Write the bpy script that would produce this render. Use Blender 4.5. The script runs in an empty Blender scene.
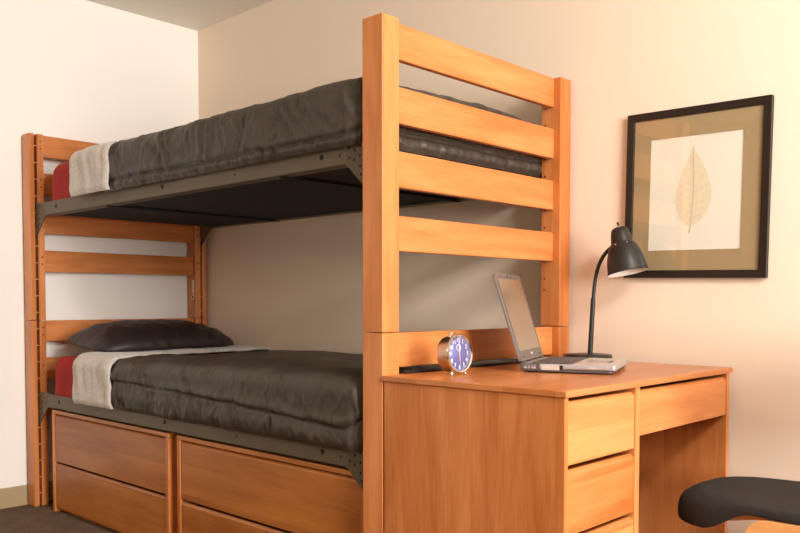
import bpy, bmesh, math, random
from mathutils import Vector, Matrix, noise
random.seed(7)
scene = bpy.context.scene
C = scene.collection
PI = math.pi

# ------------------------------------------------------------------ materials
def srgb(r, g, b):
    f = lambda c: (c/255/12.92) if c/255 <= .04045 else ((c/255+.055)/1.055)**2.4
    return (f(r), f(g), f(b), 1)

def new_mat(name):
    m = bpy.data.materials.new(name); m.use_nodes = True
    nt = m.node_tree
    return m, nt, nt.nodes, nt.links, nt.nodes['Principled BSDF']

def plain(name, col, rough=.5, metal=0, bump=0, bscale=200, var=.0, vscale=8, sheen=0, coat=0):
    m, nt, N, L, P = new_mat(name)
    P.inputs['Base Color'].default_value = col
    P.inputs['Roughness'].default_value = rough
    P.inputs['Metallic'].default_value = metal
    if sheen:
        P.inputs['Sheen Weight'].default_value = sheen
        P.inputs['Sheen Roughness'].default_value = .5
    if coat:
        P.inputs['Coat Weight'].default_value = coat
        P.inputs['Coat Roughness'].default_value = .15
    tc = N.new('ShaderNodeTexCoord')
    if var:
        n = N.new('ShaderNodeTexNoise'); n.inputs['Scale'].default_value = vscale; n.inputs['Detail'].default_value = 4
        L.new(tc.outputs['Object'], n.inputs['Vector'])
        mr = N.new('ShaderNodeMapRange'); mr.inputs['From Min'].default_value = .3; mr.inputs['From Max'].default_value = .7
        mr.inputs['To Min'].default_value = 1-var; mr.inputs['To Max'].default_value = 1+var
        L.new(n.outputs['Fac'], mr.inputs['Value'])
        hv = N.new('ShaderNodeHueSaturation'); hv.inputs['Color'].default_value = col
        L.new(mr.outputs['Result'], hv.inputs['Value']); L.new(hv.outputs['Color'], P.inputs['Base Color'])
    if bump:
        n2 = N.new('ShaderNodeTexNoise'); n2.inputs['Scale'].default_value = bscale; n2.inputs['Detail'].default_value = 3
        L.new(tc.outputs['Object'], n2.inputs['Vector'])
        b = N.new('ShaderNodeBump'); b.inputs['Strength'].default_value = bump; b.inputs['Distance'].default_value = .003
        L.new(n2.outputs['Fac'], b.inputs['Height']); L.new(b.outputs['Normal'], P.inputs['Normal'])
    return m

WOOD_L, WOOD_D = srgb(226, 148, 88), srgb(184, 104, 46)
def wood(name, axis, strip=None, strip_w=.08, light=WOOD_L, dark=WOOD_D, rough=.36):
    """honey maple; grain runs along `axis`; boards glued side by side across `strip`"""
    m, nt, N, L, P = new_mat(name)
    tc = N.new('ShaderNodeTexCoord'); oi = N.new('ShaderNodeObjectInfo')
    mul = N.new('ShaderNodeVectorMath'); mul.operation = 'MULTIPLY_ADD'
    comb = N.new('ShaderNodeCombineXYZ')
    for k in range(3): L.new(oi.outputs['Random'], comb.inputs[k])
    mul.inputs[1].default_value = (7.3, 5.1, 9.7)
    L.new(comb.outputs[0], mul.inputs[0]); L.new(tc.outputs['Object'], mul.inputs[2])
    vec = mul.outputs[0]
    fac_strip = None
    if strip is not None:
        sep = N.new('ShaderNodeSeparateXYZ'); L.new(vec, sep.inputs[0])
        nz = N.new('ShaderNodeMath'); nz.operation = 'DIVIDE'; nz.inputs[1].default_value = strip_w
        L.new(sep.outputs[strip], nz.inputs[0])
        fl = N.new('ShaderNodeMath'); fl.operation = 'FLOOR'; L.new(nz.outputs[0], fl.inputs[0])
        wn = N.new('ShaderNodeTexWhiteNoise'); wn.noise_dimensions = '1D'; L.new(fl.outputs[0], wn.inputs['W'])
        fac_strip = wn.outputs['Value']
        off = N.new('ShaderNodeVectorMath'); off.operation = 'MULTIPLY_ADD'
        L.new(wn.outputs['Color'], off.inputs[0]); off.inputs[1].default_value = (3, 3, 3); L.new(vec, off.inputs[2])
        vec = off.outputs[0]
    def grain(sc_along, sc_across, detail):
        mp = N.new('ShaderNodeMapping')
        s = [sc_across]*3; s['xyz'.index(axis)] = sc_along
        mp.inputs['Scale'].default_value = s
        L.new(vec, mp.inputs['Vector'])
        n = N.new('ShaderNodeTexNoise'); n.inputs['Scale'].default_value = 1; n.inputs['Detail'].default_value = detail
        n.inputs['Roughness'].default_value = .6; n.inputs['Distortion'].default_value = .4
        L.new(mp.outputs[0], n.inputs['Vector'])
        return n.outputs['Fac']
    g1, g2, g3 = grain(1.6, 14, 4), grain(9, 240, 2), grain(2.5, 5, 2)
    def madd(a, k, c):
        q = N.new('ShaderNodeMath'); q.operation = 'MULTIPLY_ADD'
        L.new(a, q.inputs[0]); q.inputs[1].default_value = k
        if isinstance(c, float): q.inputs[2].default_value = c
        else: L.new(c, q.inputs[2])
        return q.outputs[0]
    f = madd(g1, 1.15, -.40); f = madd(g2, .34, f); f = madd(g3, .35, f)
    if fac_strip is not None: f = madd(fac_strip, .30, f); f = madd(f, 1., -.20)
    else: f = madd(f, 1., -.05)
    r = N.new('ShaderNodeValToRGB')
    r.color_ramp.elements[0].position = .2; r.color_ramp.elements[0].color = dark
    r.color_ramp.elements[1].position = .8; r.color_ramp.elements[1].color = light
    L.new(f, r.inputs['Fac']); L.new(r.outputs['Color'], P.inputs['Base Color'])
    P.inputs['Roughness'].default_value = rough
    P.inputs['Specular IOR Level'].default_value = .45
    b = N.new('ShaderNodeBump'); b.inputs['Strength'].default_value = .06; b.inputs['Distance'].default_value = .002
    L.new(g2, b.inputs['Height']); L.new(b.outputs['Normal'], P.inputs['Normal'])
    return m

M = {}
M['wz'] = wood('maple grain upright', 'z', 1, .041)
M['wz_panel'] = wood('maple panel glued strips', 'z', 0, .085)
M['wy'] = wood('maple grain across', 'y')
M['wy_strip'] = wood('maple drawer front', 'y', 2, .075)
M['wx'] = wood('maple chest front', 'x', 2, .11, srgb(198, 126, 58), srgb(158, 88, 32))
M['wtop'] = wood('desktop laminate', 'y', 0, .15, srgb(208, 136, 82), srgb(182, 106, 54), .28)
M['wedge'] = wood('chest side panel', 'z', 1, .12)
M['chairwood'] = wood('light bent plywood', 'x', None, .1, srgb(240, 190, 130), srgb(222, 158, 96))
M['pin'] = plain('brass pin', srgb(214, 160, 100), .35, .5)
M['hole'] = plain('dark hole', srgb(20, 14, 10), .8)
M['plug'] = plain('bolt plug', srgb(120, 62, 26), .5)
M['steel'] = plain('olive brown painted steel', srgb(98, 84, 63), .5, .1, .03, 300, .05, 12)
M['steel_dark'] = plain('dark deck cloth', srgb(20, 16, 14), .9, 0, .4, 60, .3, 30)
M['ticking'] = plain('dark mattress ticking', srgb(30, 25, 25), .85, 0, .3, 160, .3, 30)
M['red'] = plain('red cotton sheet', srgb(168, 26, 24), .85, 0, .15, 60, .08, 6)
M['white_label'] = plain('white cloth', srgb(225, 215, 200), .8)
M['chrome'] = plain('polished chrome', srgb(225, 220, 212), .14, 1)
M['brushed'] = plain('brushed nickel', srgb(200, 188, 172), .3, 1)
M['dial'] = plain('violet blue dial', srgb(100, 100, 158), .4)
M['white_ink'] = plain('white ink', srgb(240, 238, 232), .5)
M['gold_hand'] = plain('pale gold hand', srgb(220, 190, 140), .4, .3)
M['lap_silver'] = plain('laptop silver', srgb(176, 170, 170), .38, .35, .0, 1, .03, 40)
M['lap_lid'] = plain('laptop lid grey', srgb(124, 114, 112), .4, .3, .0, 1, .03, 40)
M['lap_dark'] = plain('laptop charcoal', srgb(78, 70, 70), .5)
M['lap_key'] = plain('laptop keys', srgb(86, 80, 80), .55)
M['lap_bezel'] = plain('laptop bezel', srgb(104, 94, 88), .35, .2)
M['screen'] = plain('off screen with painted reflection', srgb(120, 104, 84), .12, .0, coat=.6)  # tan base colour carries the reflection of the room
M['lap_pad'] = plain('laptop palm silver', srgb(204, 196, 188), .35, .3)
M['lamp_black'] = plain('satin black metal', srgb(40, 37, 34), .4, .25, .0)
M['lamp_white'] = plain('white enamel', srgb(235, 230, 222), .45)
M['bulb'] = plain('frosted bulb', srgb(248, 244, 236), .3)
M['frame'] = plain('espresso picture frame', srgb(30, 23, 18), .38)
M['mat'] = plain('tan mat board', srgb(178, 152, 114), .85, 0, .05, 300)
M['paper'] = plain('cream art paper', srgb(250, 243, 230), .9, 0, .05, 200)
M['leaf'] = plain('pressed leaf', srgb(243, 228, 202), .85, 0, .1, 150, .05, 60)
M['vein'] = plain('leaf veins', srgb(222, 198, 160), .85)
M['seat_fabric'] = plain('black woven upholstery', srgb(37, 32, 29), .95, 0, .5, 700, .22, 90)
M['pillow'] = plain('dark brown satin', srgb(46, 35, 32), .5, 0, .08, 60, .08, 5)
M['black_piece'] = plain('black rubber', srgb(18, 16, 15), .6)
M['wall_white'] = plain('cream white wall paint', srgb(251, 247, 240), .85, 0, .05, 260)
M['wall_beige'] = plain('pale beige wall paint', srgb(238, 218, 196), .85, 0, .05, 260)
M['wall_far'] = plain('tan unseen wall for bounce', srgb(160, 134, 98), .85, 0, .05, 260)  # unseen walls, toned tan to cut and warm the bounced light
M['ceil'] = plain('ceiling paint', srgb(240, 234, 222), .9)
M['base'] = plain('taupe vinyl baseboard', srgb(172, 152, 116), .5)

def carpet():
    m, nt, N, L, P = new_mat('brown loop carpet')
    tc = N.new('ShaderNodeTexCoord')
    n1 = N.new('ShaderNodeTexNoise'); n1.inputs['Scale'].default_value = 130; n1.inputs['Detail'].default_value = 3
    n2 = N.new('ShaderNodeTexNoise'); n2.inputs['Scale'].default_value = 14; n2.inputs['Detail'].default_value = 3
    for n in (n1, n2): L.new(tc.outputs['Object'], n.inputs['Vector'])
    ad = N.new('ShaderNodeMath'); ad.operation = 'MULTIPLY_ADD'; ad.inputs[1].default_value = .35
    L.new(n2.outputs['Fac'], ad.inputs[0]); L.new(n1.outputs['Fac'], ad.inputs[2])
    r = N.new('ShaderNodeValToRGB')
    r.color_ramp.elements[0].position = .45; r.color_ramp.elements[0].color = srgb(62, 46, 34)
    r.color_ramp.elements[1].position = .9; r.color_ramp.elements[1].color = srgb(120, 94, 70)
    L.new(ad.outputs[0], r.inputs['Fac']); L.new(r.outputs['Color'], P.inputs['Base Color'])
    P.inputs['Roughness'].default_value = .95
    b = N.new('ShaderNodeBump'); b.inputs['Strength'].default_value = .6; b.inputs['Distance'].default_value = .006
    L.new(n1.outputs['Fac'], b.inputs['Height']); L.new(b.outputs['Normal'], P.inputs['Normal'])
    return m
M['carpet'] = carpet()

def cloth_mat(name, col, rough, fine_scale, fine, crease, sheen, var=.1):
    """woven cloth: fine weave plus long soft creases"""
    m, nt, N, L, P = new_mat(name)
    tc = N.new('ShaderNodeTexCoord')
    n1 = N.new('ShaderNodeTexNoise'); n1.inputs['Scale'].default_value = fine_scale; n1.inputs['Detail'].default_value = 2
    mp = N.new('ShaderNodeMapping'); mp.inputs['Scale'].default_value = (16, 7, 6); mp.inputs['Rotation'].default_value = (0, .5, .3)
    n2 = N.new('ShaderNodeTexNoise'); n2.inputs['Scale'].default_value = 1; n2.inputs['Detail'].default_value = 3; n2.inputs['Distortion'].default_value = 1.2
    L.new(tc.outputs['Object'], n1.inputs['Vector']); L.new(tc.outputs['Object'], mp.inputs['Vector']); L.new(mp.outputs[0], n2.inputs['Vector'])
    b2 = N.new('ShaderNodeBump'); b2.inputs['Strength'].default_value = crease; b2.inputs['Distance'].default_value = .02
    L.new(n2.outputs['Fac'], b2.inputs['Height'])
    b1 = N.new('ShaderNodeBump'); b1.inputs['Strength'].default_value = fine; b1.inputs['Distance'].default_value = .002
    L.new(n1.outputs['Fac'], b1.inputs['Height']); L.new(b2.outputs['Normal'], b1.inputs['Normal'])
    L.new(b1.outputs['Normal'], P.inputs['Normal'])
    mr = N.new('ShaderNodeMapRange'); mr.inputs['From Min'].default_value = .3; mr.inputs['From Max'].default_value = .7
    mr.inputs['To Min'].default_value = 1-var; mr.inputs['To Max'].default_value = 1+var
    L.new(n1.outputs['Fac'], mr.inputs['Value'])
    hv = N.new('ShaderNodeHueSaturation'); hv.inputs['Color'].default_value = col
    L.new(mr.outputs['Result'], hv.inputs['Value']); L.new(hv.outputs['Color'], P.inputs['Base Color'])
    P.inputs['Roughness'].default_value = rough
    P.inputs['Sheen Weight'].default_value = sheen
    return m
M['comforter'] = cloth_mat('charcoal brown comforter', srgb(64, 55, 47), .48, 500, .06, .12, .0, .04)
M['blanket'] = cloth_mat('grey fleece blanket', srgb(204, 194, 184), .95, 160, .9, .1, .3, .16)

def glass_mat():
    m, nt, N, L, P = new_mat('picture glass')
    N.remove(P)
    out = N['Material Output']
    t = N.new('ShaderNodeBsdfTransparent'); t.inputs['Color'].default_value = (.97, .98, .97, 1)
    g = N.new('ShaderNodeBsdfGlossy'); g.inputs['Roughness'].default_value = .01
    ge = N.new('ShaderNodeNewGeometry'); dt = N.new('ShaderNodeVectorMath'); dt.operation = 'DOT_PRODUCT'
    L.new(ge.outputs['Normal'], dt.inputs[0]); L.new(ge.outputs['Incoming'], dt.inputs[1])
    def mth(op, a, b=None, c=None):
        q = N.new('ShaderNodeMath'); q.operation = op
        for k, v in enumerate((a, b, c)):
            if v is None: continue
            if isinstance(v, (int, float)): q.inputs[k].default_value = v
            else: L.new(v, q.inputs[k])
        return q
    ab = mth('ABSOLUTE', dt.outputs['Value']); om = mth('SUBTRACT', 1.0, ab.outputs[0]); pw = mth('POWER', om.outputs[0], 5.0)
    fr = mth('MULTIPLY_ADD', pw.outputs[0], .95, .055)
    mx = N.new('ShaderNodeMixShader')
    L.new(fr.outputs[0], mx.inputs[0]); L.new(t.outputs[0], mx.inputs[1]); L.new(g.outputs[0], mx.inputs[2])
    L.new(mx.outputs[0], out.inputs['Surface'])
    return m
M['glass'] = glass_mat()

# ------------------------------------------------------------------ helpers
def thing(name, label, cat, loc=(0, 0, 0), rot=(0, 0, 0), group=None):
    o = bpy.data.objects.new(name, None); C.objects.link(o)
    o.empty_display_size = .05
    o.location = loc; o.rotation_euler = rot
    o['label'] = label; o['category'] = cat
    if group: o['group'] = group
    return o

def mat_of(o):
    m = Matrix.LocRotScale(o.location, o.rotation_euler, None)
    return mat_of(o.parent) @ m if o.parent else m

def obj(name, bm, mats, parent=None, world=True, smooth=False, auto=None, label=None, mods=()):
    """link a bmesh as one object with its origin at the middle of its own base"""
    bmesh.ops.recalc_face_normals(bm, faces=bm.faces[:])
    if parent is not None and world:
        bm.transform(mat_of(parent).inverted())
    xs = [v.co for v in bm.verts]
    lo = Vector([min(c[k] for c in xs) for k in range(3)]); hi = Vector([max(c[k] for c in xs) for k in range(3)])
    org = Vector(((lo.x+hi.x)/2, (lo.y+hi.y)/2, lo.z))
    bm.transform(Matrix.Translation(-org))
    me = bpy.data.meshes.new(name); bm.to_mesh(me); bm.free()
    o = bpy.data.objects.new(name, me); C.objects.link(o)
    for m in (mats if isinstance(mats, (list, tuple)) else [mats]): me.materials.append(M[m] if isinstance(m, str) else m)
    o.location = org
    if parent is not None: o.parent = parent
    if smooth:
        for p in me.polygons: p.use_smooth = True
        if auto is not None: me.set_sharp_from_angle(angle=math.radians(auto))
    if label: o['label'] = label
    return o

def tag(o, label, cat, group=None):
    o['label'] = label; o['category'] = cat
    if group: o['group'] = group
    return o

def struct(name, bm, m):
    o = obj(name, bm, m); o['kind'] = 'structure'; return o

def add_box(bm, x0, x1, y0, y1, z0, z1, bev=0, seg=2, mi=0):
    t = bmesh.new()
    bmesh.ops.create_cube(t, size=1)
    for v in t.verts:
        v.co = Vector((x0+(v.co.x+.5)*(x1-x0), y0+(v.co.y+.5)*(y1-y0), z0+(v.co.z+.5)*(z1-z0)))
    if bev: bmesh.ops.bevel(t, geom=t.edges[:], offset=bev, segments=seg, profile=.5, affect='EDGES')
    for f in t.faces: f.material_index = mi
    merge(bm, t); return bm

def merge(bm, t):
    me = bpy.data.meshes.new('tmp'); t.to_mesh(me); t.free(); bm.from_mesh(me); bpy.data.meshes.remove(me)

def box(*a, **k): return add_box(bmesh.new(), *a, **k)

def add_prism(bm, pts, fn, d0, d1, bev=0, mi=0):
    """extrude outline pts (u,v); fn(u,v,d) gives the 3-D point"""
    t = bmesh.new()
    a = [t.verts.new(fn(u, v, d0)) for u, v in pts]; b = [t.verts.new(fn(u, v, d1)) for u, v in pts]
    t.faces.new(a); t.faces.new(b[::-1]); n = len(pts)
    for i in range(n): t.faces.new((a[i], a[(i+1) % n], b[(i+1) % n], b[i]))
    bmesh.ops.recalc_face_normals(t, faces=t.faces[:])
    if bev: bmesh.ops.bevel(t, geom=t.edges[:], offset=bev, segments=2, profile=.5, affect='EDGES')
    for f in t.faces: f.material_index = mi
    merge(bm, t); return bm

def add_tube(bm, path, rad, n=12, mi=0, cap=True):
    """round bar along a list of points; rad is a number or one per point"""
    path = [Vector(p) for p in path]
    if not isinstance(rad, (list, tuple)): rad = [rad]*len(path)
    rings = []; prev = None
    for i, p in enumerate(path):
        d = (path[min(i+1, len(path)-1)]-path[max(i-1, 0)]).normalized()
        if prev is None:
            s = d.orthogonal().normalized()
        else:
            s = (prev-d*prev.dot(d)).normalized()
        prev = s; q = d.cross(s)
        rings.append([bm.verts.new(p+(s*math.cos(2*PI*k/n)+q*math.sin(2*PI*k/n))*rad[i]) for k in range(n)])
    for a, b in zip(rings, rings[1:]):
        for k in range(n):
            f = bm.faces.new((a[k], a[(k+1) % n], b[(k+1) % n], b[k])); f.material_index = mi; f.smooth = True
    if cap:
        for r in (rings[0][::-1], rings[-1]):
            f = bm.faces.new(r); f.material_index = mi
    return bm

def add_lathe(bm, prof, n=32, mat=None, mi=0, close=False):
    """revolve (r, z) about local z, then apply mat"""
    rings = []
    for r, z in prof:
        if r < 1e-6: rings.append([bm.verts.new((0, 0, z))])
        else: rings.append([bm.verts.new((r*math.cos(2*PI*k/n), r*math.sin(2*PI*k/n), z)) for k in range(n)])
    fs = []
    pairs = list(zip(rings, rings[1:])) + ([(rings[-1], rings[0])] if close else [])
    for a, b in pairs:
        for k in range(n):
            k2 = (k+1) % n
            if len(a) == 1 and len(b) == 1: continue
            if len(a) == 1: f = bm.faces.new((a[0], b[k2], b[k]))
            elif len(b) == 1: f = bm.faces.new((a[k], a[k2], b[0]))
            else: f = bm.faces.new((a[k], a[k2], b[k2], b[k]))
            f.material_index = mi; f.smooth = True; fs.append(f)
    if mat is not None:
        vs = {v for r in rings for v in r}
        for v in vs: v.co = mat @ v.co
    return bm

def add_disc(bm, c, normal, r, n=14, mi=0, depth=.0012):
    d = Vector(normal).normalized()
    add_tube(bm, [Vector(c)-d*depth, Vector(c)+d*depth], r, n, mi)
    return bm

def rounded_rect(u0, u1, v0, v1, r, n=6):
    pts = []
    for (cu, cv, a0) in ((u1-r, v1-r, 0), (u0+r, v1-r, PI/2), (u0+r, v0+r, PI), (u1-r, v0+r, 1.5*PI)):
        for k in range(n+1):
            a = a0+PI/2*k/n; pts.append((cu+r*math.cos(a), cv+r*math.sin(a)))
    return pts

# ------------------------------------------------------------------ the room
X_L, X_R, Y_B, Y_F, Z_C = -2.3956, 5.0, .9708, -3.4, 2.4585
struct('floor', box(X_L-.1, X_R+.1, Y_F-.1, Y_B+.1, -.1, 0), 'carpet')
struct('ceiling', box(X_L-.1, X_R+.1, Y_F-.1, Y_B+.1, Z_C, Z_C+.1), 'ceil')
struct('wall_left', box(X_L-.1, X_L, Y_F-.1, Y_B+.1, 0, Z_C), 'wall_white')
struct('wall_back', box(X_L-.1, X_R+.1, Y_B, Y_B+.1, 0, Z_C), 'wall_beige')
struct('wall_right', box(X_R, X_R+.1, Y_F-.1, Y_B+.1, 0, Z_C), 'wall_far')
struct('wall_front', box(X_L-.1, X_R+.1, Y_F-.1, Y_F, 0, Z_C), 'wall_far')
def coved(pts, fn, d0, d1): return add_prism(bmesh.new(), pts, fn, d0, d1)
prof = [(0, 0), (.014, 0), (.014, .003), (.006, .012), (.005, .088), (.003, .093), (0, .093)]
struct('baseboard_left', coved(prof, lambda u, v, d: (X_L+u, d, v), Y_F, Y_B), 'base')
struct('baseboard_back', coved(prof, lambda u, v, d: (d, Y_B-u, v), X_L+.015, X_R), 'base')

# ------------------------------------------------------------------ the bunk bed
L_, W_, PW, PD, H_, S_ = 2.3, .9493, .0761, .0669, 1.7481, .878
bed = thing('bunk_bed', 'honey maple twin bunk bed with slatted ends and olive steel side rails', 'bunk bed', (-L_/2, W_/2, 0))
RAILS_UP = [(1.645, 1.747), (1.467, 1.570), (1.287, 1.390), (1.107, 1.208)]
RAILS_LO = [(.777, .8765), (.60, .70), (.42, .52)]

def post(xin, sgn, y0, z0, z1):
    """upright with a slot let into its inner face; sgn = direction of the inner face along x"""
    xo = xin-PW if sgn > 0 else 0.0; ys, ye, dp = y0+.0235, y0+.036, .058
    if y0 > .4: ys, ye = y0+PD-.036, y0+PD-.0235
    pts = [(xo, y0), (xin, y0), (xin, ys), (xin-sgn*dp, ys), (xin-sgn*dp, ye), (xin, ye), (xin, y0+PD), (xo, y0+PD)]
    o = obj('post', add_prism(bmesh.new(), pts, lambda u, v, d: (u, v, d), z0+.0012, z1-.0012, .0022), 'wz', bed)
    return o, (ys+ye)/2

def slats(xin, sgn, spans):
    xa, xb = sorted((xin-sgn*.046, xin-sgn*.021)) if sgn > 0 else sorted((-.050, -.026))
    for z0, z1 in spans:
        obj('slat', box(xa, xb, PD, W_-PD, z0, z1, .004), 'wy', bed)

for sec, (z0, z1, spans) in enumerate(((0, S_, RAILS_LO), (S_, H_, RAILS_UP))):
    for y0 in (0, W_-PD):
        p, ym = post(-L_, 1, y0, z0, z1)
        z = H_-.058
        while z > .03:                         # pins that the rail hooks hang on
            if z0 < z < z1:
                b = bmesh.new(); add_tube(b, [(-L_-.004, ym-.0075, z), (-L_-.004, ym+.0075, z)], .0032, 8)
                obj('pin', b, 'pin', p)
            z -= .0775
        ysc = y0+.053 if y0 < .4 else y0+.014
        for a, c in spans:                     # pairs of plugs where a slat is bolted
            for dz in (-.017, .017):
                b = bmesh.new(); add_disc(b, (-L_, ysc, (a+c)/2+dz), (1, 0, 0), .0042)
                obj('bolt_plug', b, 'plug', p)
        p, ym = post(-PW-.0022, -1, y0, z0, z1)
        if y0 > .4:
            for a, c in spans:
                for dz in (-.1, -.06, .0):
                    if z0 < a+dz < z1:
                        b = bmesh.new(); add_disc(b, (-.062, y0, a+dz), (0, -1, 0), .0042)
                        obj('bolt_plug', b, 'plug', p)
    slats(-L_, 1, spans); slats(0, -1, spans)

# latch plate on the inner side of the far head post
b = bmesh.new()
add_prism(b, rounded_rect(-2.3345, -2.3175, 1.012, 1.085, .004), lambda u, v, d: (u, d, v), .8815, .8800, 0)
add_prism(b, rounded_rect(-2.3305, -2.3215, 1.02, 1.077, .003), lambda u, v, d: (u, d, v), .8804, .8792, 0, 1)
T = Matrix.Translation((-2.326, .8808, .992)) @ Matrix.Rotation(PI/2, 4, 'X')
add_lathe(b, [(.008, -.002), (.0125, -.002), (.0125, .002), (.008, .002)], 18, T, 0, True)
add_disc(b, (-2.326, .8815, .992), (0, -1, 0), .008, mi=2)
obj('latch_plate', b, ['chrome', 'brushed', 'hole'], bed, label='small chrome latch plate with a ring below it')

def bracket_mesh(xpost, sgn, yb, zt, yn):
    """hook plate that tapers down along the slot; yn = side that the holes face"""
    b = bmesh.new()
    e = .0025
    pts = [(xpost, zt+.003), (xpost+sgn*.105, zt+.003), (xpost+sgn*.105, zt-.062), (xpost+sgn*.092, zt-.066), (xpost-sgn*.004, zt-.155), (xpost-sgn*.004, zt+.003)]
    add_prism(b, pts, lambda u, v, d: (u, d, v), yb-e, yb+e, .0006)
    y = yb+yn*e
    for (u, v) in ((.02, .02), (.04, .012), (.062, .022), (.085, .014), (.02, .048), (.04, .04), (.065, .05), (.085, .042), (.018, .078), (.04, .07), (.02, .108), (.036, .094)):
        add_disc(b, (xpost+sgn*u, y, zt-v), (0, yn, 0), .0042, 10, 1, .0006)
    return b

def side_rail(yo, inward, z0, z1):
    """angle iron: upright flange + flange turned in under the mattress"""
    b = bmesh.new(); x0, x1 = -L_+.104, -PW-.1
    t = .004
    ya, yb = sorted((yo, yo+inward*t))
    add_box(b, x0, x1, ya, yb, z0, z1, .0012)
    ya, yb = sorted((yo, yo+inward*.04))
    add_box(b, x0, x1, ya, yb, z0, z0+t, .001)
    for x in (-2.083, -1.18, -.28):
        add_disc(b, (x, yo-inward*.0002, z0+.034), (0, 1, 0), .0085, 14, 1, .001)
    for x in (-1.72, -.72, -.20):
        add_disc(b, (x, yo-inward*.0002, z0+.03), (0, 1, 0), .0035, 10, 1, .001)
    r = obj('side_rail', b, ['steel', 'hole'], bed, label='olive brown steel side rail')
    for xp, s in ((-L_, 1), (-PW, -1)):
        obj('bracket', bracket_mesh(xp, s, yo+inward*.004, z1, -1 if inward > 0 else 1), ['steel', 'hole'], r)
    return r

for z0, z1 in ((.478, .541), (1.359, 1.420)):
    side_rail(.026, 1, z0, z1); side_rail(W_-.026, -1, z0, z1)
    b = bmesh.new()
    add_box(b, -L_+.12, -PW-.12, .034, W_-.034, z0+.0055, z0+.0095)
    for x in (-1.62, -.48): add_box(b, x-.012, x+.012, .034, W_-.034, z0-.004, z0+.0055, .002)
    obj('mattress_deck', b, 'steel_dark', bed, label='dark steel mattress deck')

# ------------------------------------------------------------------ bedding
MX0, MX1 = -2.145, -.105
def rbox_grid(x0, x1, y0, y1, z0, z1, r, step, sides):
    """rounded box skin made of even grids; returns verts with outward directions"""
    bm = bmesh.new(); nx, ny, nz = [max(2, int(round(d/st))) for d, st in ((x1-x0, step), (y1-y0, step), (z1-z0, min(step, .0055)))]
    cache = {}
    def vert(i, j, k):
        key = (i, j, k)
        if key not in cache:
            p = Vector((x0+(x1-x0)*i/nx, y0+(y1-y0)*j/ny, z0+(z1-z0)*k/nz))
            cache[key] = bm.verts.new(p)
        return cache[key]
    def quad(*ids): bm.faces.new([vert(*q) for q in ids])
    if 'top' in sides:
        for i in range(nx):
            for j in range(ny): quad((i, j, nz), (i+1, j, nz), (i+1, j+1, nz), (i, j+1, nz))
    if 'bottom' in sides:
        for i in range(nx):
            for j in range(ny): quad((i, j, 0), (i, j+1, 0), (i+1, j+1, 0), (i+1, j, 0))
    for s, j in (('near', 0), ('far', ny)):
        if s in sides:
            for i in range(nx):
                for k in range(nz): quad((i, j, k), (i+1, j, k), (i+1, j, k+1), (i, j, k+1))
    for s, i in (('head', 0), ('foot', nx)):
        if s in sides:
            for j in range(ny):
                for k in range(nz): quad((i, j, k), (i, j+1, k), (i, j+1, k+1), (i, j, k+1))
    xa = x0+r if 'head' in sides else -1e9; xb = x1-r if 'foot' in sides else 1e9
    za = z0+r if 'bottom' in sides else -1e9
    out = {}
    for v in bm.verts:
        p = v.co
        q = Vector((min(max(p.x, xa), xb), min(max(p.y, y0+r), y1-r), min(max(p.z, za), z1-r)))
        d = p-q
        if d.length > 1e-9:
            d.normalize(); v.co = q+d*r
        out[v] = d
    return bm, out

def fbm(p, o=3): return noise.fractal(p, 1.0, 2.0, o, noise_basis='PERLIN_ORIGINAL')

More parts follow.
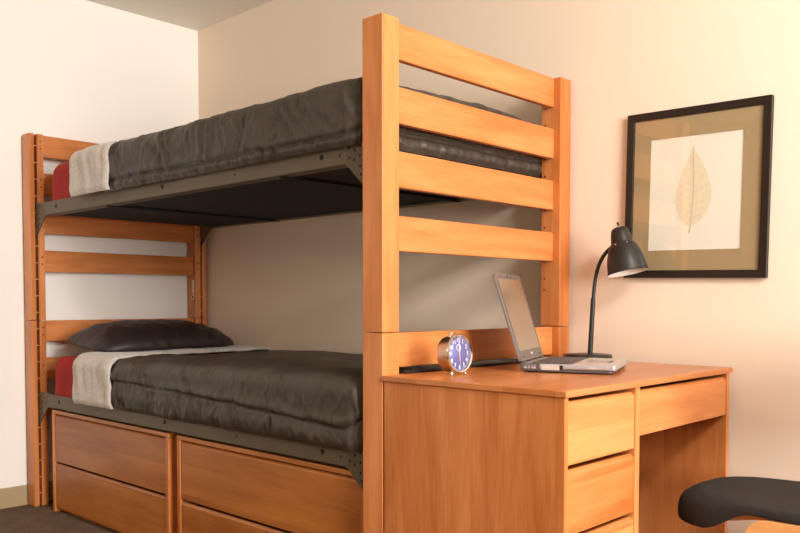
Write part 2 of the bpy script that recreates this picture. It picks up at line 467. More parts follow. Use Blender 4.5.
def comforter(zb, ztop, seed, name, label, group):
    """quilt over the mattress: crowned top, hem seam along the side, gathered folds below it"""
    x0, x1, y0, y1 = -1.62, -.088, .006, W_-.006
    bm, out = rbox_grid(x0, x1, y0, y1, zb, ztop, .058, .0078, ('top', 'near', 'far', 'foot'))
    sd = Vector((seed*3.7, seed*1.9, seed*5.3))
    hgt = ztop-zb
    rnd = random.Random(31+seed)
    creases = []
    for k in range(150):
        foot = k >= 115
        a0 = rnd.uniform(y0, y1) if foot else rnd.uniform(x0+.03, x1)
        ang = math.radians(rnd.gauss(100, 16))
        creases.append((foot, a0, rnd.uniform(.02, hgt*.92), math.cos(ang), math.sin(ang), rnd.uniform(.022, .055), rnd.uniform(.004, .0085), rnd.uniform(.0018, .0048), rnd.uniform(-8, 8)))
    seamh = .060 if seed < 2 else .030
    for v in bm.verts:
        d = out[v]; p = v.co.copy(); side = math.hypot(d.x, d.y)
        along = p.x if abs(d.y) >= abs(d.x) else p.y
        t = (p.z-zb)/hgt
        sx = (p.x-x0)/(x1-x0)
        sh = seamh + (.078*(1-sx)+.05*max(0, (sx-.93)/.07)**2 if seed < 2 else .012*(1-sx)+.02*max(0, (sx-.93)/.07)**2) + .004*noise.noise(sd+Vector((along*9, 0, 1)))
        hz = p.z-zb
        off = 0.0
        # large soft undulation
        off += .007*fbm(sd+p*3.2, 2)
        # slanted pull folds on the side
        q = Vector((along*9.5+hz*6, hz*2.4, 3.1))
        fold = noise.noise(sd+q+Vector((1.5*noise.noise(p*6), 0, 0)))
        amp = .5+.5*noise.noise(sd+p*2.3+Vector((9, 0, 0)))
        ridge = 1-abs(fold)*2.4
        off += side*.017*max(0, ridge)*max(0, amp)*(1 if hz > sh else .6)
        f2 = noise.noise(sd+Vector((along*31-hz*16, hz*6, 5.5+.8*noise.noise(p*9))))
        off += side*.0026*max(0, 1-abs(f2)*3.0)*(.35+.65*max(0, noise.noise(sd+p*4)+.4))
        for foot, a0, h0, ca, sa, ln, wd, am, cv in creases:
            if foot != (abs(d.x) > abs(d.y)) or (not foot and d.y > 0): continue
            da, dh = along-a0, hz-h0
            if abs(da) > .09 or abs(dh) > .14: continue
            l = da*ca+dh*sa; w_ = -da*sa+dh*ca+cv*l*l
            g_ = math.exp(-(l/ln)**2)
            off += side*am*g_*(math.exp(-(w_/wd)**2)-.55*math.exp(-((w_-1.6*wd)/wd)**2))
        # gathers below the seam
        if hz < sh*1.5:
            g = noise.noise(sd+Vector((along*40+hz*8, hz*9, 7)))+.6*noise.noise(sd+Vector((along*78, hz*14, 2)))
            w = max(0, 1-abs(hz-sh*.5)/(sh*1.0))
            off += side*.0085*g*w
        # the stitched hem seam
        off -= side*.009*math.exp(-((hz-sh)/.0045)**2)
        off += side*.005*math.exp(-((hz-sh-.018)/.014)**2)+side*.007*math.exp(-((hz-sh*.5)/(sh*.35))**2)
        # tuck behind the steel rail at the bottom
        if hz < .018: off -= side*.008*(1-hz/.018)
        # top: shallow quilting creases
        top = max(0, d.z)
        off += top*(.004*fbm(sd+Vector((p.x*5, p.y*14, 0)), 3))
        nrm = d if d.length > 0 else Vector((0, 0, 1))
        v.co = p+nrm*off
        if top > .5:
            yy = (p.y-y0)/(y1-y0)
            v.co.z += (.016*math.sin(PI*min(1, yy*2.2)) if yy < .4545 else 0) if seed < 2 else .010*math.sin(PI*yy)
            if seed < 2: v.co.z -= .002*max(0, yy-.3)/.7
        v.co.z -= (.030 if seed < 2 else .004)*max(0, min(1, (-.75-p.x)/.85))*max(0, (p.z-zb)/hgt)
        # the turned down edge runs at a slant to the far side
        k = max(0, 1-sx/.45)
        v.co.x -= .20*k*max(0, min(1, (p.y-y0)/(y1-y0)))
        e = max(0, 1-sx/.02)
        v.co -= nrm*.012*e
    o = obj(name, bm, 'comforter', smooth=True)
    tag(o, label, 'comforter', group); return o

def blanket(zb, ztop, seed, name, label, group):
    x0, x1, y0, y1 = -1.862, -1.535, -.011, W_+.011
    bm, out = rbox_grid(x0, x1, y0, y1, zb, ztop, .06, .0085, ('top', 'near', 'far'))
    sd = Vector((seed*2.1+4, seed*7.7, seed*1.3))
    for v in bm.verts:
        d = out[v]; p = v.co.copy(); side = abs(d.y); top = max(0, d.z)
        off = .006*fbm(sd+p*6, 2)
        off += side*.006*noise.noise(sd+Vector((p.x*24+p.z*3, p.z*5, 0)))
        off += .0016*noise.noise(sd+p*95)
        hz = p.z-zb
        sx = (p.x-x0)/(x1-x0)
        e = max(0, 1-sx/.05)+max(0, 1-(1-sx)/.05)
        off -= .007*e
        if hz < .018: off -= side*.008*(1-hz/.018)
        v.co = p+(d if d.length else Vector((0, 0, 1)))*off
        yy = (p.y-y0)/(y1-y0)
        v.co.z -= ((.022 if seed < 2 else .004)+(.004*max(0, yy-.3)/.7 if seed < 2 else 0))*max(0, (p.z-zb)/(ztop-zb))
        # edges wander, and slant to the head on the far side
        v.co.x += .008*noise.noise(sd+Vector((p.y*13, p.z*13, 5)))*(1 if sx > .5 else .7)
        v.co.x -= (.27*yy if sx > .5 else .16*yy)*abs(sx-.5)*2
        v.co.x -= .02*(1-min(1, hz/.2))*(1-sx)*0
    o = obj(name, bm, 'blanket', smooth=True)
    md = o.modifiers.new('thick', 'SOLIDIFY'); md.thickness = .007; md.offset = 1
    tag(o, label, 'blanket', group); return o

def mattress(zb, ztop, seed, label, group):
    t = thing('mattress', label, 'mattress', ((MX0+MX1)/2, W_/2, zb), group=group)
    bm, out = rbox_grid(MX0, MX1, .060, W_-.060, zb, ztop, .045, .02, ('top', 'bottom', 'near', 'far', 'head', 'foot'))
    sd = Vector((seed*8.1, 2, seed))
    for v in bm.verts:
        d = out[v]
        if d.z < -.5: v.co.z += .003*noise.noise(sd+v.co*18)
        else: v.co += d*.005*fbm(sd+v.co*5, 2)
    core = obj('mattress_core', bm, 'ticking', t, smooth=True, label='dark mattress ticking seen from below')
    bm, out = rbox_grid(MX0-.026, -1.45, .036, W_-.036, zb+.004, ztop+.004, .05, .012, ('top', 'near', 'far', 'head'))
    for v in bm.verts:
        d = out[v]; p = v.co
        s = math.hypot(d.x, d.y)
        up = .020*max(0, min(1, (-1.86-p.x)/.15))*max(0, (p.z-zb)/(ztop-zb))
        v.co = p+Vector((0, 0, up))+d*(.004*fbm(sd+p*5, 2)+s*.004*noise.noise(sd+Vector((p.x*14+p.y*14, p.z*12, 0)))+.002)
    obj('fitted_sheet', bm, 'red', t, smooth=True, label='red fitted sheet showing at the head end')
    return t

def pillow_mesh(lx, ly, h, seed):
    bm = bmesh.new(); n, m = 46, 70
    sd = Vector((seed*3.3, seed, 1)); g = {}
    for s in (1, -1):
        for i in range(n+1):
            for j in range(m+1):
                u, w = -1+2*i/n, -1+2*j/m
                edge = i in (0, n) or j in (0, m)
                if edge and s < 0: g[(s, i, j)] = g[(1, i, j)]; continue
                prof = (max(0, 1-abs(u)**2.8)**.55)*(max(0, 1-abs(w)**3.0)**.55)
                x = lx/2*u*math.sqrt(1-.30*w**4)*(1-.04*(1-w*w)); y = ly/2*w*math.sqrt(1-.24*u**4)*(1-.03*(1-u*u))
                z = s*h/2*prof
                wr = .006*noise.noise(sd+Vector((x*9, y*26, s)))+.011*noise.noise(sd+Vector((x*20+y*14, y*9, s*2)))*abs(w)
                z += s*wr*(prof**.5)
                x += .004*noise.noise(sd+Vector((w*9, 3, 0))); y += .004*noise.noise(sd+Vector((u*9, 5, 0)))
                g[(s, i, j)] = bm.verts.new((x, y, z))
        for i in range(n):
            for j in range(m):
                q = [g[(s, i, j)], g[(s, i+1, j)], g[(s, i+1, j+1)], g[(s, i, j+1)]]
                bm.faces.new(q if s > 0 else q[::-1])
    return bm

def pillow(z, seed, label, group, yc=.452, tilt=6):
    bm = pillow_mesh(.44, .765, .19, seed)
    for v in bm.verts:                              # the pillow sags flat on the bed
        if v.co.z < 0: v.co.z *= .28
        v.co.z -= .012*max(0, abs(v.co.y)/.40-.55)/.45
    bm.transform(Matrix.Translation((-1.99, yc, z)) @ Matrix.Rotation(math.radians(tilt), 4, 'Y') @ Matrix.Rotation(math.radians(2), 4, 'Z'))
    o = obj('pillow', bm, 'pillow', smooth=True)
    tag(o, label, 'pillow', group); return o

DZ = .879
mattress(.489, .688, 1, 'twin mattress in red fitted sheet on the lower bunk', 'mattresses')
mattress(.489+DZ, 1.568, 2, 'twin mattress in red fitted sheet on the upper bunk', 'mattresses')
comforter(.530, .752, 1, 'comforter', 'charcoal brown quilted comforter spread over the lower bunk', 'comforters')
comforter(.530+DZ, 1.610, 2, 'comforter', 'charcoal brown quilted comforter spread over the upper bunk', 'comforters')
blanket(.534, .760, 1, 'blanket', 'pale grey fleece blanket folded down on the lower bunk below the pillow', 'fleece blankets')
blanket(.534+DZ, 1.612, 2, 'blanket', 'pale grey fleece blanket folded down at head of the upper bunk', 'fleece blankets')
pillow(.778, 1, 'dark brown pillow lying at the head of the lower bunk', 'pillows')
pillow(.775+DZ-.036, 2, 'dark brown pillow mostly hidden at the head of the upper bunk', 'pillows', .50)

# ------------------------------------------------------------------ drawer chests under the bed
def chest(x0, x1, label):
    t = thing('drawer_chest', label, 'drawer chest', ((x0+x1)/2, .25, 0), group='drawer chests under the bed')
    yf, yb, zt = .030, .50, .470
    for a, b_ in ((x0, x0+.022), (x1-.022, x1)):
        obj('side_panel', box(a, b_, yf, yb, 0, zt-.0165, .002), 'wedge', t)
    obj('top_panel', box(x0, x1, yf, yb, zt-.016, zt, .002), 'wx', t)
    obj('back_panel', box(x0+.0225, x1-.0225, yb-.012, yb, .03, zt-.0165), 'wx', t)
    obj('base_rail', box(x0+.0225, x1-.0225, yf+.03, yf+.05, .0, .05), 'wx', t)
    for z0, z1 in ((.022, .2235), (.2345, .449)):
        fa, fb = x0+.0255, x1-.0255
        d = obj('drawer', box(fa+.01, fb-.01, yf+.0235, yb-.03, z0+.01, z1-.02, .001), 'wx', t)
        # the front: its top edge is bevelled back as a finger pull
        pts = [(yf+.004, z0), (yf+.0225, z0), (yf+.0225, z1-.004), (yf+.017, z1), (yf+.0115, z1), (yf+.004, z1-.009)]
        obj('drawer_front', add_prism(bmesh.new(), pts, lambda u, v, dd: (dd, u, v), fa, fb, .0012), 'wx', d)
    return t
chest(-2.170, -1.165, 'two drawer maple chest under the lower bunk beside the headboard post')
chest(-1.106, -.098, 'two drawer maple chest under the lower bunk next to the footboard post')

# ------------------------------------------------------------------ the desk
desk = thing('desk', 'honey maple pedestal desk standing against the bunk footboard', 'desk', (.295, .47, 0))
XF = .582
obj('desktop', box(.003, .5895, -.0055, .942, .7455, .762, .0025), 'wtop', desk)
obj('side_panel', box(.006, XF, .0, .0155, 0, .745, .0015), 'wz_panel', desk)
obj('side_panel', box(.006, XF, .884, .934, 0, .745, .0015) if False else box(.006, XF, .9135, .932, 0, .745, .0015), 'wz_panel', desk)
obj('divider_panel', box(.006, XF, .333, .357, 0, .745, .0015), 'wz_panel', desk)
obj('back_panel', box(.008, .022, .016, .3325, .02, .745), 'wy_strip', desk)
obj('modesty_panel', box(.03, .045, .3575, .913, .33, .745), 'wy_strip', desk)
obj('plinth', box(.50, .52, .016, .3325, 0, .07), 'wy_strip', desk)
def drawer(y0, y1, z0, z1, name, pull=True):
    d = obj(name, box(.05, XF-.0225, y0+.012, y1-.012, z0+.012, z1-.02, .001), 'wy_strip', desk)
    pts = [(XF-.022, z0), (XF-.002, z0), (XF-.002, z1-.011), (XF-.012, z1), (XF-.022, z1)]
    obj('drawer_front', add_prism(bmesh.new(), pts, lambda u, v, dd: (u, dd, v), y0, y1, .0012), 'wy_strip', d)
for z0, z1 in ((.5875, .734), (.4235, .5745), (.08, .4105)):
    drawer(.017, .3315, z0, z1, 'drawer')
drawer(.3605, .9105, .617, .734, 'pencil_drawer')

# ------------------------------------------------------------------ desk lamp
lamp = thing('desk_lamp', 'black gooseneck desk lamp standing on the desk behind the laptop', 'lamp', (.138, .842, .762))
b = bmesh.new()
add_lathe(b, [(0, 0), (.079, 0), (.082, .003), (.082, .020), (.079, .025), (.05, .028), (.02, .029), (0, .029)], 48, Matrix.Translation((.138, .842, .762)))
obj('base', b, 'lamp_black', lamp, auto=40)
b = bmesh.new(); add_tube(b, [(.149, .84, .785), (.158, .842, .975)], [.0085, .0078], 16)
obj('stem', b, 'lamp_black', lamp, auto=40, smooth=True)
b = bmesh.new()
pts = []
P0, P1, P2, P3 = Vector((.158, .842, .97)), Vector((.163, .845, 1.06)), Vector((.170, .85, 1.11)), Vector((.224, .85, 1.147))
for k in range(25):
    t = k/24; pts.append(P0*(1-t)**3+P1*3*t*(1-t)**2+P2*3*t*t*(1-t)+P3*t**3)
add_tube(b, pts, .0062, 12); obj('gooseneck', b, 'lamp_black', lamp, smooth=True, auto=40)
TS = Matrix.Translation((.2475, .85, 1.2035)) @ Matrix.Rotation(math.radians(-12.5), 4, 'Y') @ Matrix.Rotation(math.radians(0.5), 4, 'X')
prof_out = [(.0, .004), (.014, .004), (.026, .0005), (.0315, -.006), (.036, -.022), (.0395, -.042), (.0405, -.049), (.0475, -.054), (.055, -.066), (.064, -.090), (.0695, -.115), (.0715, -.134), (.0735, -.142), (.0755, -.1425)]
prof_in = [(.0745, -.144), (.0715, -.142), (.0698, -.132), (.0675, -.115), (.062, -.090), (.053, -.067), (.045, -.056), (.0, -.054)]
prof_out = [(r*.885, z*1.03) for r, z in prof_out]; prof_in = [(r*.885, z*1.03) for r, z in prof_in]
b = bmesh.new(); add_lathe(b, prof_out+prof_in[:1], 48, TS)
shade = obj('lamp_shade', b, 'lamp_black', lamp, smooth=True, auto=50)
b = bmesh.new(); add_lathe(b, [(.0657, -.1481)]+prof_in[1:], 48, TS)
obj('shade_lining', b, 'lamp_white', shade, smooth=True, auto=50, label='white enamel inside of the shade')
b = bmesh.new(); add_lathe(b, [(0, -.0545), (.013, -.055), (.014, -.075), (.026, -.094), (.029, -.106), (.024, -.121), (.010, -.130), (0, -.132)], 24, TS)
obj('bulb', b, 'bulb', lamp, smooth=True)
b = bmesh.new(); add_tube(b, [TS @ Vector((0, 0, .003)), TS @ Vector((0, 0, .009))], .006, 12, 0); add_tube(b, [TS @ Vector((0, 0, .009)), TS @ Vector((-.002, 0, .021))], [.0032, .0042], 10, 1)
obj('switch_knob', b, ['brushed', 'lamp_black'], lamp)
for a in (-150, -95, -40):
    b = bmesh.new(); c = TS @ Vector((.0405*math.cos(math.radians(a)), .0405*math.sin(math.radians(a)), -.0545))
    bmesh.ops.create_icosphere(b, subdivisions=2, radius=.0028, matrix=Matrix.Translation(c))
    obj('rivet', b, 'brushed', shade, smooth=True)

# ------------------------------------------------------------------ alarm clock
clock = thing('alarm_clock', 'round chrome alarm clock with violet blue dial standing on the desk', 'alarm clock', (.142, .14, .762), (0, 0, 0))
TC = Matrix.Translation((.1545, .1395, .8215)) @ Matrix.Rotation(math.radians(-4), 4, 'Y') @ Matrix.Rotation(PI/2, 4, 'Y') @ Matrix.Rotation(PI/2, 4, 'Z')
# in the clock's own frame: z points out of the dial, -y... checked: x right, y up
TC = Matrix.Translation((.1545, .1395, .8215)) @ Matrix.Rotation(math.radians(-4), 4, 'Y') @ Matrix(((0, 0, 1, 0), (1, 0, 0, 0), (0, 1, 0, 0), (0, 0, 0, 1)))
b = bmesh.new(); add_lathe(b, [(0, -.040), (.044, -.040), (.0485, -.037), (.050, -.032), (.050, .0), (.0, .0)], 48, TC)
obj('case', b, 'brushed', clock, smooth=True, auto=35)
b = bmesh.new(); add_lathe(b, [(.047, -.001), (.0525, -.001), (.0545, .002), (.0545, .005), (.051, .0085), (.047, .0075), (.0455, .003)], 56, TC, 0, True)
obj('bezel', b, 'chrome', clock, smooth=True, auto=50)
b = bmesh.new(); add_lathe(b, [(0, .0005), (.047, .0005), (.047, .002), (0, .002)], 48, TC)
dial = obj('dial', b, 'dial', clock, label='violet blue dial with white numerals')
def text_bm(s, size, T):
    cu = bpy.data.curves.new('t', 'FONT'); cu.body = s; cu.size = size; cu.align_x = 'CENTER'; cu.align_y = 'CENTER'; cu.extrude = .0002; cu.resolution_u = 4
    o = bpy.data.objects.new('t', cu); C.objects.link(o)
    dg = bpy.context.evaluated_depsgraph_get(); me = bpy.data.meshes.new_from_object(o.evaluated_get(dg))
    bm = bmesh.new(); bm.from_mesh(me); bm.transform(T)
    bpy.data.objects.remove(o); bpy.data.curves.remove(cu); bpy.data.meshes.remove(me)
    return bm
b = bmesh.new()
for h in range(1, 13):
    a = PI/2-h*PI/6
    merge(b, text_bm(str(h), .0165, TC @ Matrix.Translation((.0365*math.cos(a), .0365*math.sin(a), .0024))))
for k in range(60):
    a = k*PI/30; R = TC @ Matrix.Rotation(a, 4, 'Z')
    t = box(-.0004, .0004, .0435, .0458, .0021, .0024); t.transform(R); merge(b, t)
obj('numerals', b, 'white_ink', dial)
b = bmesh.new(); add_lathe(b, [(.0075, .0021), (.0092, .0021), (.0092, .0026), (.0075, .0026)], 28, TC @ Matrix.Translation((0, .017, 0)), 0, True)
obj('alarm_ring', b, 'white_ink', dial)
def hand(name, ang, ln, w, z, m, tail=.006):
    t = bmesh.new()
    add_prism(t, [(-w, -tail), (w, -tail), (w*1.1, ln*.5), (w*.3, ln), (-w*.3, ln), (-w*1.1, ln*.5)], lambda u, v, d: (u, v, d), z, z+.0006)
    t.transform(TC @ Matrix.Rotation(-ang, 4, 'Z')); obj(name, t, m, dial)
hand('hour_hand', math.radians(180), .022, .0015, .0030, 'gold_hand')
hand('minute_hand', math.radians(2), .033, .0012, .0040, 'white_ink')
hand('second_hand', math.radians(176), .034, .0005, .0048, 'gold_hand')
b = bmesh.new(); add_lathe(b, [(0, .0028), (.0022, .0028), (.0022, .0056), (0, .0058)], 14, TC); obj('centre_cap', b, 'gold_hand', dial)
for yy in (-.027, .027):
    b = bmesh.new()
    p0 = TC @ Vector((yy*.9, -.0445, -.006)); p1 = Vector((p0.x+.003, .1395+yy*1.06, .7665))
    add_tube(b, [p0, p0.lerp(p1, .55), p1], [.0042, .0034, .0030], 12)
    bmesh.ops.create_icosphere(b, subdivisions=2, radius=.0046, matrix=Matrix.Translation(p1))
    obj('foot', b, 'chrome', clock, smooth=True)
b = bmesh.new()
add_tube(b, [TC @ Vector((.014*math.cos(a), .0475+.012*math.sin(a), -.015)) for a in [PI*k/12 for k in range(13)]], .0028, 10)
obj('carry_handle', b, 'chrome', clock, smooth=True)
b = bmesh.new()
for q in (-.014, .014): bmesh.ops.create_icosphere(b, subdivisions=2, radius=.0045, matrix=Matrix.Translation(TC @ Vector((q, .0478, -.015))))
obj('handle_stud', b, 'chrome', clock, smooth=True)

# ------------------------------------------------------------------ laptop  (own frame: x = hinge to front, y = width, z up)
lap = thing('laptop', 'open silver laptop with dark screen standing on the desk', 'laptop', (.2176, .342, .762), (0, 0, .379))
LD, LW, LT = .2673, .305, .0265
def lobj(name, bm, m, parent=lap, **k): return obj(name, bm, m, parent, world=False, **k)
def sub(name, bm, m, parent, **k):
    bm.transform(Matrix.Translation(parent.location).inverted()); return obj(name, bm, m, parent, world=False, **k)
# charcoal lower shell, silver upper deck
b = bmesh.new(); add_prism(b, rounded_rect(.002, LD-.008, .003, LW-.003, .012), lambda u, v, d: (u, v, d), .003, .0115, .0015)
body = lobj('base', b, 'lap_dark', label='charcoal lower shell of the laptop')
for fx in (.02, LD-.03):
    for fy in (.03, LW-.03):
        t = bmesh.new(); add_lathe(t, [(0, 0), (.006, 0), (.006, .0031), (0, .0031)], 14, Matrix.Translation((fx, fy, 0))); sub('rubber_foot', t, 'black_piece', body)
b = bmesh.new(); add_prism(b, rounded_rect(0, LD, 0, LW, .010), lambda u, v, d: (u, v, d), .0117, .0255, .002)
deck = lobj('deck', b, 'lap_silver', label='silver upper deck of the laptop')
sub('rear_port_block', box(-.001, .056, -.0012, .004, .0065, .0258, .0012), 'lap_dark', deck)
b = bmesh.new()
for x, w in ((.010, .009), (.022, .006), (.032, .013)): add_box(b, x, x+w, -.0022, -.0006, .012, .018, .0006)
add_box(b, .012, .046, -.0022, -.0006, .0205, .0225, .0004)
sub('ports', b, 'lap_silver', deck)
sub('drive_bay', box(.060, .112, -.0014, .004, .0085, .0225, .001), 'lap_pad', deck)
b = bmesh.new(); add_box(b, .112, .122, -.0016, .004, .0115, .0225, .001); sub('card_slot', b, 'hole', deck)
sub('optical_drive', box(.128, .246, -.0012, .004, .0135, .0222, .001), 'lap_silver', deck)
sub('eject_button', box(.190, .212, -.002, .0, .0155, .0195, .0008), 'lap_pad', deck)
# top of the deck
sub('keyboard_bed', box(.028, .143, .012, LW-.012, .0255, .0262, .0002), 'lap_dark', deck)
b = bmesh.new()
for r in range(6):
    xk = .031+r*.0186; nk = 15; yk = .015
    for k in range(nk):
        w = (LW-.03)/nk
        if r == 5 and 4 <= k <= 9:
            if k == 4: add_box(b, xk, xk+.0158, yk+k*w, yk+10*w-.002, .0262, .0288, .0006, 1)
            continue
        add_box(b, xk, xk+(.0158 if r else .011), yk+k*w, yk+(k+1)*w-.002, .0262, .0288, .0006, 1)
sub('keyboard', b, 'lap_key', deck)
sub('palm_rest', box(.150, LD-.004, .006, LW-.006, .0255, .0264, .0003), 'lap_pad', deck)
sub('touchpad', box(.170, .224, .105, .185, .0264, .0268, .0002), 'lap_silver', deck)
sub('touchpad_button', box(.228, .240, .105, .185, .0264, .0270, .0003), 'lap_key', deck)
# lid: tilted back about the hinge
tl = .3051; LH = .268
TL = Matrix.Translation((.004, 0, .0265)) @ Matrix.Rotation(-tl, 4, 'Y')
b = bmesh.new(); add_prism(b, rounded_rect(.001, LW-.001, .004, LH+.004, .012), lambda u, v, d: (d, u, v), -.009, -.001, .0018)
b.transform(TL); lid = lobj('lid', b, 'lap_lid', label='grey back and rim of the laptop lid')
def lsub(name, bm, m):
    bm.transform(TL); return sub(name, bm, m, lid)
b = bmesh.new(); t0, t1 = -.0012, .0006
for (u0, u1, v0, v1) in ((.006, LW-.006, .010, .034), (.006, LW-.006, LH-.012, LH), (.006, .015, .034, LH-.012), (LW-.015, LW-.006, .034, LH-.012)):
    add_box(b, t0, t1, u0, u1, v0, v1, .0003)
lsub('screen_bezel', b, 'lap_bezel')
lsub('screen', box(-.0012, -.0002, .0152, LW-.0152, .0342, LH-.0122), 'screen')
lsub('badge', box(.0006, .0012, LW/2-.011, LW/2+.011, .018, .025, .0002), 'lap_pad')
b = bmesh.new()
for u in (.05, LW-.05): add_box(b, .0006, .0012, u-.016, u+.016, .014, .018, .0002)
lsub('speaker_slot', b, 'lap_dark')
for u in (LW/2-.022, LW/2+.022): lsub('lid_latch', box(.0005, .003, u-.007, u+.007, LH-.007, LH-.001, .0006), 'lap_dark')
for u in (.035, LW-.035):
    b = bmesh.new(); add_tube(b, [(.003, u-.016, .0275), (.003, u+.016, .0275)], .0045, 14); lobj('hinge', b, 'lap_dark', smooth=True, auto=40)

# black strip painting in the shade of the gap behind the desk
b = bmesh.new(); pts = []
for k in range(50):
    t = k/49; y = .072+t*.60
    pts.append((.013+.002*math.sin(t*9), y, .7662))
add_tube(b, pts, .0042, 10)
tag(obj('gap_shade_strip', b, 'black_piece', smooth=True, auto=40), 'black strip painting in the shaded gap along the back edge of the desk', 'black_piece')

# ------------------------------------------------------------------ framed leaf print
pic = thing('framed_print', 'espresso framed pressed leaf print hanging on the beige wall', 'picture', (.4490, .9708, 1.3130), (0, math.radians(1.1), 0))
hw, hh = .2352, .2722
def pobj(name, bm, m, parent=pic, **k): return obj(name, bm, m, parent, world=False, **k)
b = bmesh.new()
fw = .0245
def ring(b, ou, ov, iu, iv, y0, y1, slope=0, mi=0):
    o_ = [(-ou, -ov), (ou, -ov), (ou, ov), (-ou, ov)]; i_ = [(-iu, -iv), (iu, -iv), (iu, iv), (-iu, iv)]
    V = lambda p, y: b.verts.new((p[0], y, p[1]))
    of, ob = [V(p, y0) for p in o_], [V(p, y1) for p in o_]; jf, jb = [V(p, y0+slope) for p in i_], [V(p, y1) for p in i_]
    for k in range(4):
        q = (k+1) % 4
        for f in ((of[k], of[q], jf[q], jf[k]), (ob[k], of[k], of[q], ob[q]), (jf[k], jf[q], jb[q], jb[k]), (ob[k], ob[q], jb[q], jb[k])):
            b.faces.new(f).material_index = mi
ring(b, hw, hh, hw-fw, hh-fw, -.0200, -.0005, .002)
fr = pobj('frame', b, 'frame')
bv = fr.modifiers.new('bev', 'BEVEL'); bv.width = .0015; bv.segments = 2
b = bmesh.new(); ring(b, hw-fw-.0005, hh-fw-.0005, .1522, .1820, -.0105, -.0075, .0008)
pobj('mat_board', b, 'mat')
sheet = pobj('print_sheet', box(-.160, .160, -.0070, -.0062, -.190, .190), 'paper', label='cream sheet bearing a pressed leaf')
def leafw(t):   # half width along the leaf, t = 0 base .. 1 tip
    return .066*(math.sin(PI*min(1, t**.80))**.78)*(1-.30*t) if 0 < t < 1 else 0
lx, lz0, lz1 = -.007, -.106, .140
b = bmesh.new(); rows = []
for k in range(61):
    t = k/60; z = lz0+(lz1-lz0)*t; w = max(.0004, leafw(t))+.0008*noise.noise(Vector((t*30, 1, 0)))*(1 if 0 < k < 60 else 0)
    cx = lx+.006*math.sin(t*PI*.9)-.002
    rows.append((cx, z, w))
fr_ = [[b.verts.new((cx+s*w, -.0076, z)) for s in (-1, -.5, 0, .5, 1)] for cx, z, w in rows]
bk_ = [[b.verts.new((cx+s*w, -.0071, z)) for s in (-1, -.5, 0, .5, 1)] for cx, z, w in rows]
for A in (fr_, bk_):
    for r0, r1 in zip(A, A[1:]):
        for k in range(4): b.faces.new((r0[k], r0[k+1], r1[k+1], r1[k]))
leaf = sub('leaf', b, 'leaf', sheet)
b = bmesh.new()
add_tube(b, [(lx-.007, -.0078, lz0-.022), (lx-.004, -.0078, lz0-.008)]+[(cx, -.0078, z) for cx, z, w in rows[::4]]+[(rows[-1][0]+.001, -.0078, lz1+.010)], [.0011]*2+[.0010]*len(rows[::4])+[.0003], 6)
for k in range(5, 54, 5):
    cx, z, w = rows[k]
    for s in (-1, 1):
        k2 = min(60, k+7); c2, z2, w2 = rows[k2]
        add_tube(b, [(cx, -.0078, z), (cx+s*w2*.5, -.0078, z+(z2-z)*.55), (c2+s*w2*.92, -.0078, z2)], [.0004, .0003, .0002], 4)
vein = bmesh.new(); merge(vein, b)
vein.transform(Matrix.Translation(leaf.location+sheet.location).inverted() @ Matrix.Identity(4))
vb = bmesh.new(); merge(vb, vein)
vb.transform(Matrix.Translation(leaf.location+sheet.location))
sub('leaf_vein', vb, 'vein', sheet, label='midrib and side veins of the leaf')
pobj('glass_pane', box(-hw+fw-.0003, hw-fw+.0003, -.0140, -.0125, -hh+fw-.0003, hh-fw+.0003), 'glass')

# ------------------------------------------------------------------ chair
CH = (.868, .622, .010)
chair = thing('desk_chair', 'light wood chair with black upholstered seat pulled up to the desk', 'chair', CH, (0, 0, math.radians(-4)))
def cobj(name, bm, m, **k): return obj(name, bm, m, chair, world=False, **k)
a_, b_ = .272, .212
NS = 2.7
def seat_z(x, y):
    u, w = x/a_, y/b_
    rho = (abs(u)**NS+abs(w)**NS)**(1/NS)
    fr = max(0, min(1, (-u-.02)/.42)); fr = fr*fr*(3-2*fr)
    return .457-.036*fr*max(0, (rho-.74)/.26)**2-.006*max(0, u)+.004*(1-w*w)
b = bmesh.new()
NR, NA = 26, 96
def outline(a):
    c, s = math.cos(a), math.sin(a)
    r = (abs(c)**NS+abs(s)**NS)**(-1/NS)
    x, y = a_*r*c, b_*r*s
    y *= 1-.10*(x/a_+1)/2
    return x, y
layers = []
for k in range(1, 15): layers.append((k/14*.95, 0))
for k in range(1, 9):
    an = PI/2*k/8; layers.append((.95+.05*math.sin(an), .012*(1-math.cos(an))))
layers += [(1.0, .017)]
for k in range(1, 5):
    an = PI/2*k/4; layers.append((1-.03*(1-math.cos(an)), .017+.008*math.sin(an)))
layers += [(.8, .025), (.4, .025)]
cv = b.verts.new((0, 0, seat_z(0, 0))); rings = []
for f, dz in layers:
    rr = []
    for k in range(NA):
        x, y = outline(2*PI*k/NA); x *= f; y *= f
        rr.append(b.verts.new((x, y, seat_z(x, y)-dz*(1+1.3*max(0, min(1, (-x/a_-.15)/.35))))))
    rings.append(rr)
for k in range(NA): b.faces.new((cv, rings[0][k], rings[0][(k+1) % NA]))
for r0, r1 in zip(rings, rings[1:]):
    for k in range(NA): b.faces.new((r0[k], r1[k], r1[(k+1) % NA], r0[(k+1) % NA]))
cb = b.verts.new((0, 0, seat_z(0, 0)-.025))
for k in range(NA): b.faces.new((cb, rings[-1][(k+1) % NA], rings[-1][k]))
cobj('seat', b, 'seat_fabric', smooth=True, label='black woven upholstered seat with a rolled front')
b = bmesh.new()
pts = [outline(2*PI*k/64) for k in range(64)]
top = [b.verts.new((x*.9, y*.8, seat_z(x*.9, y*.8)-.0262-.035*max(0, min(1, (-x*.9/a_-.15)/.35)))) for x, y in pts]; bot = [b.verts.new((x*.9, y*.8, seat_z(x*.9, y*.8)-.040-.035*max(0, min(1, (-x*.9/a_-.15)/.35)))) for x, y in pts]
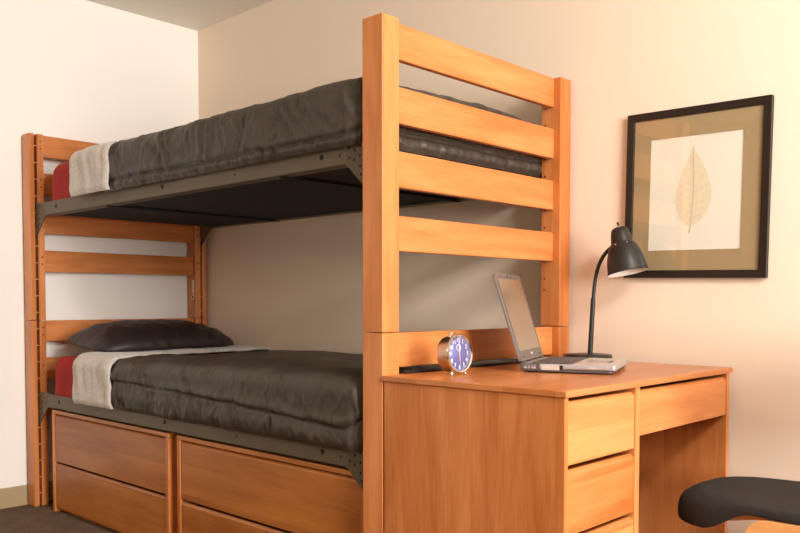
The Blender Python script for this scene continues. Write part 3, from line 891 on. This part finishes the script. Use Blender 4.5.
b.faces.new(top); b.faces.new(bot[::-1])
for k in range(64): b.faces.new((top[k], bot[k], bot[(k+1) % 64], top[(k+1) % 64]))
cobj('seat_board', b, 'chairwood')
for s in (-1, 1):
    y0, y1 = sorted((s*.176, s*.198))
    b = bmesh.new(); t = bmesh.new()
    out_ = rounded_rect(-.03, .245, -.012, .4285, .06, 8); inn = rounded_rect(.012, .203, .03, .3865, .03, 8)
    fa = [[t.verts.new((u, y, v)) for u, v in P] for y in (y0, y1) for P in (out_, inn)]
    n = len(out_)
    for k in range(n):
        q = (k+1) % n
        t.faces.new((fa[0][k], fa[0][q], fa[1][q], fa[1][k])); t.faces.new((fa[2][k], fa[3][k], fa[3][q], fa[2][q]))
        t.faces.new((fa[0][k], fa[2][k], fa[2][q], fa[0][q])); t.faces.new((fa[1][k], fa[1][q], fa[3][q], fa[3][k]))
    merge(b, t)
    cobj('side_frame', b, 'chairwood')
    b = bmesh.new()
    add_prism(b, [(.205, .30), (.25, .30), (.33, .86), (.30, .86)], lambda u, v, d: (u, d, v), s*.200, s*.216, .003)
    cobj('back_post', b, 'chairwood')
obj_ = bmesh.new()
add_prism(obj_, [(.268, .60), (.290, .60), (.326, .87), (.304, .87)], lambda u, v, d: (u, d, v), -.198, .198, .006)
cobj('backrest', obj_, 'seat_fabric')

# ------------------------------------------------------------------ camera
cam = bpy.data.cameras.new('camera'); co = bpy.data.objects.new('camera', cam); C.objects.link(co)
co.location = (1.5969, -1.6104, .9621)
co.rotation_euler = (PI/2-.0368, 0, .7599)
cam.sensor_width = 36; cam.lens = 826.83/800*36; cam.shift_y = 66.35/800
cam.clip_start = .05
scene.camera = co

# ------------------------------------------------------------------ light
def area(name, loc, target, power, sx, sy, col):
    l = bpy.data.lights.new(name, 'AREA'); l.shape = 'RECTANGLE'; l.size = sx; l.size_y = sy; l.energy = power; l.color = col
    o = bpy.data.objects.new(name, l); C.objects.link(o); o.location = loc
    o.rotation_euler = (Vector(target)-Vector(loc)).to_track_quat('-Z', 'Y').to_euler(); return o
area('key_light', (2.3, -.5, 2.36), (-.9, .3, 1.0), 58, .5, .5, (1, .97, .94))
area('right_fill', (4.9, -1.05, 1.5), (-2.3, -.3, 1.35), 270, 1.4, 1.6, (1, .975, .95))  # added soft fill from the right; no window stands there
area('front_fill', (.6, -3.1, 2.25), (-.6, .5, 1.1), 9, 1.0, .8, (1, .92, .80))  # added weak fill from behind the camera, not a lamp of the room
w = bpy.data.worlds.new('world'); scene.world = w; w.use_nodes = True
w.node_tree.nodes['Background'].inputs[0].default_value = (1, .93, .85, 1); w.node_tree.nodes['Background'].inputs[1].default_value = .15
scene.view_settings.view_transform = 'Standard'; scene.view_settings.look = 'None'
scene.view_settings.gamma = 1; scene.view_settings.use_curve_mapping = False
scene.view_settings.exposure = -.06
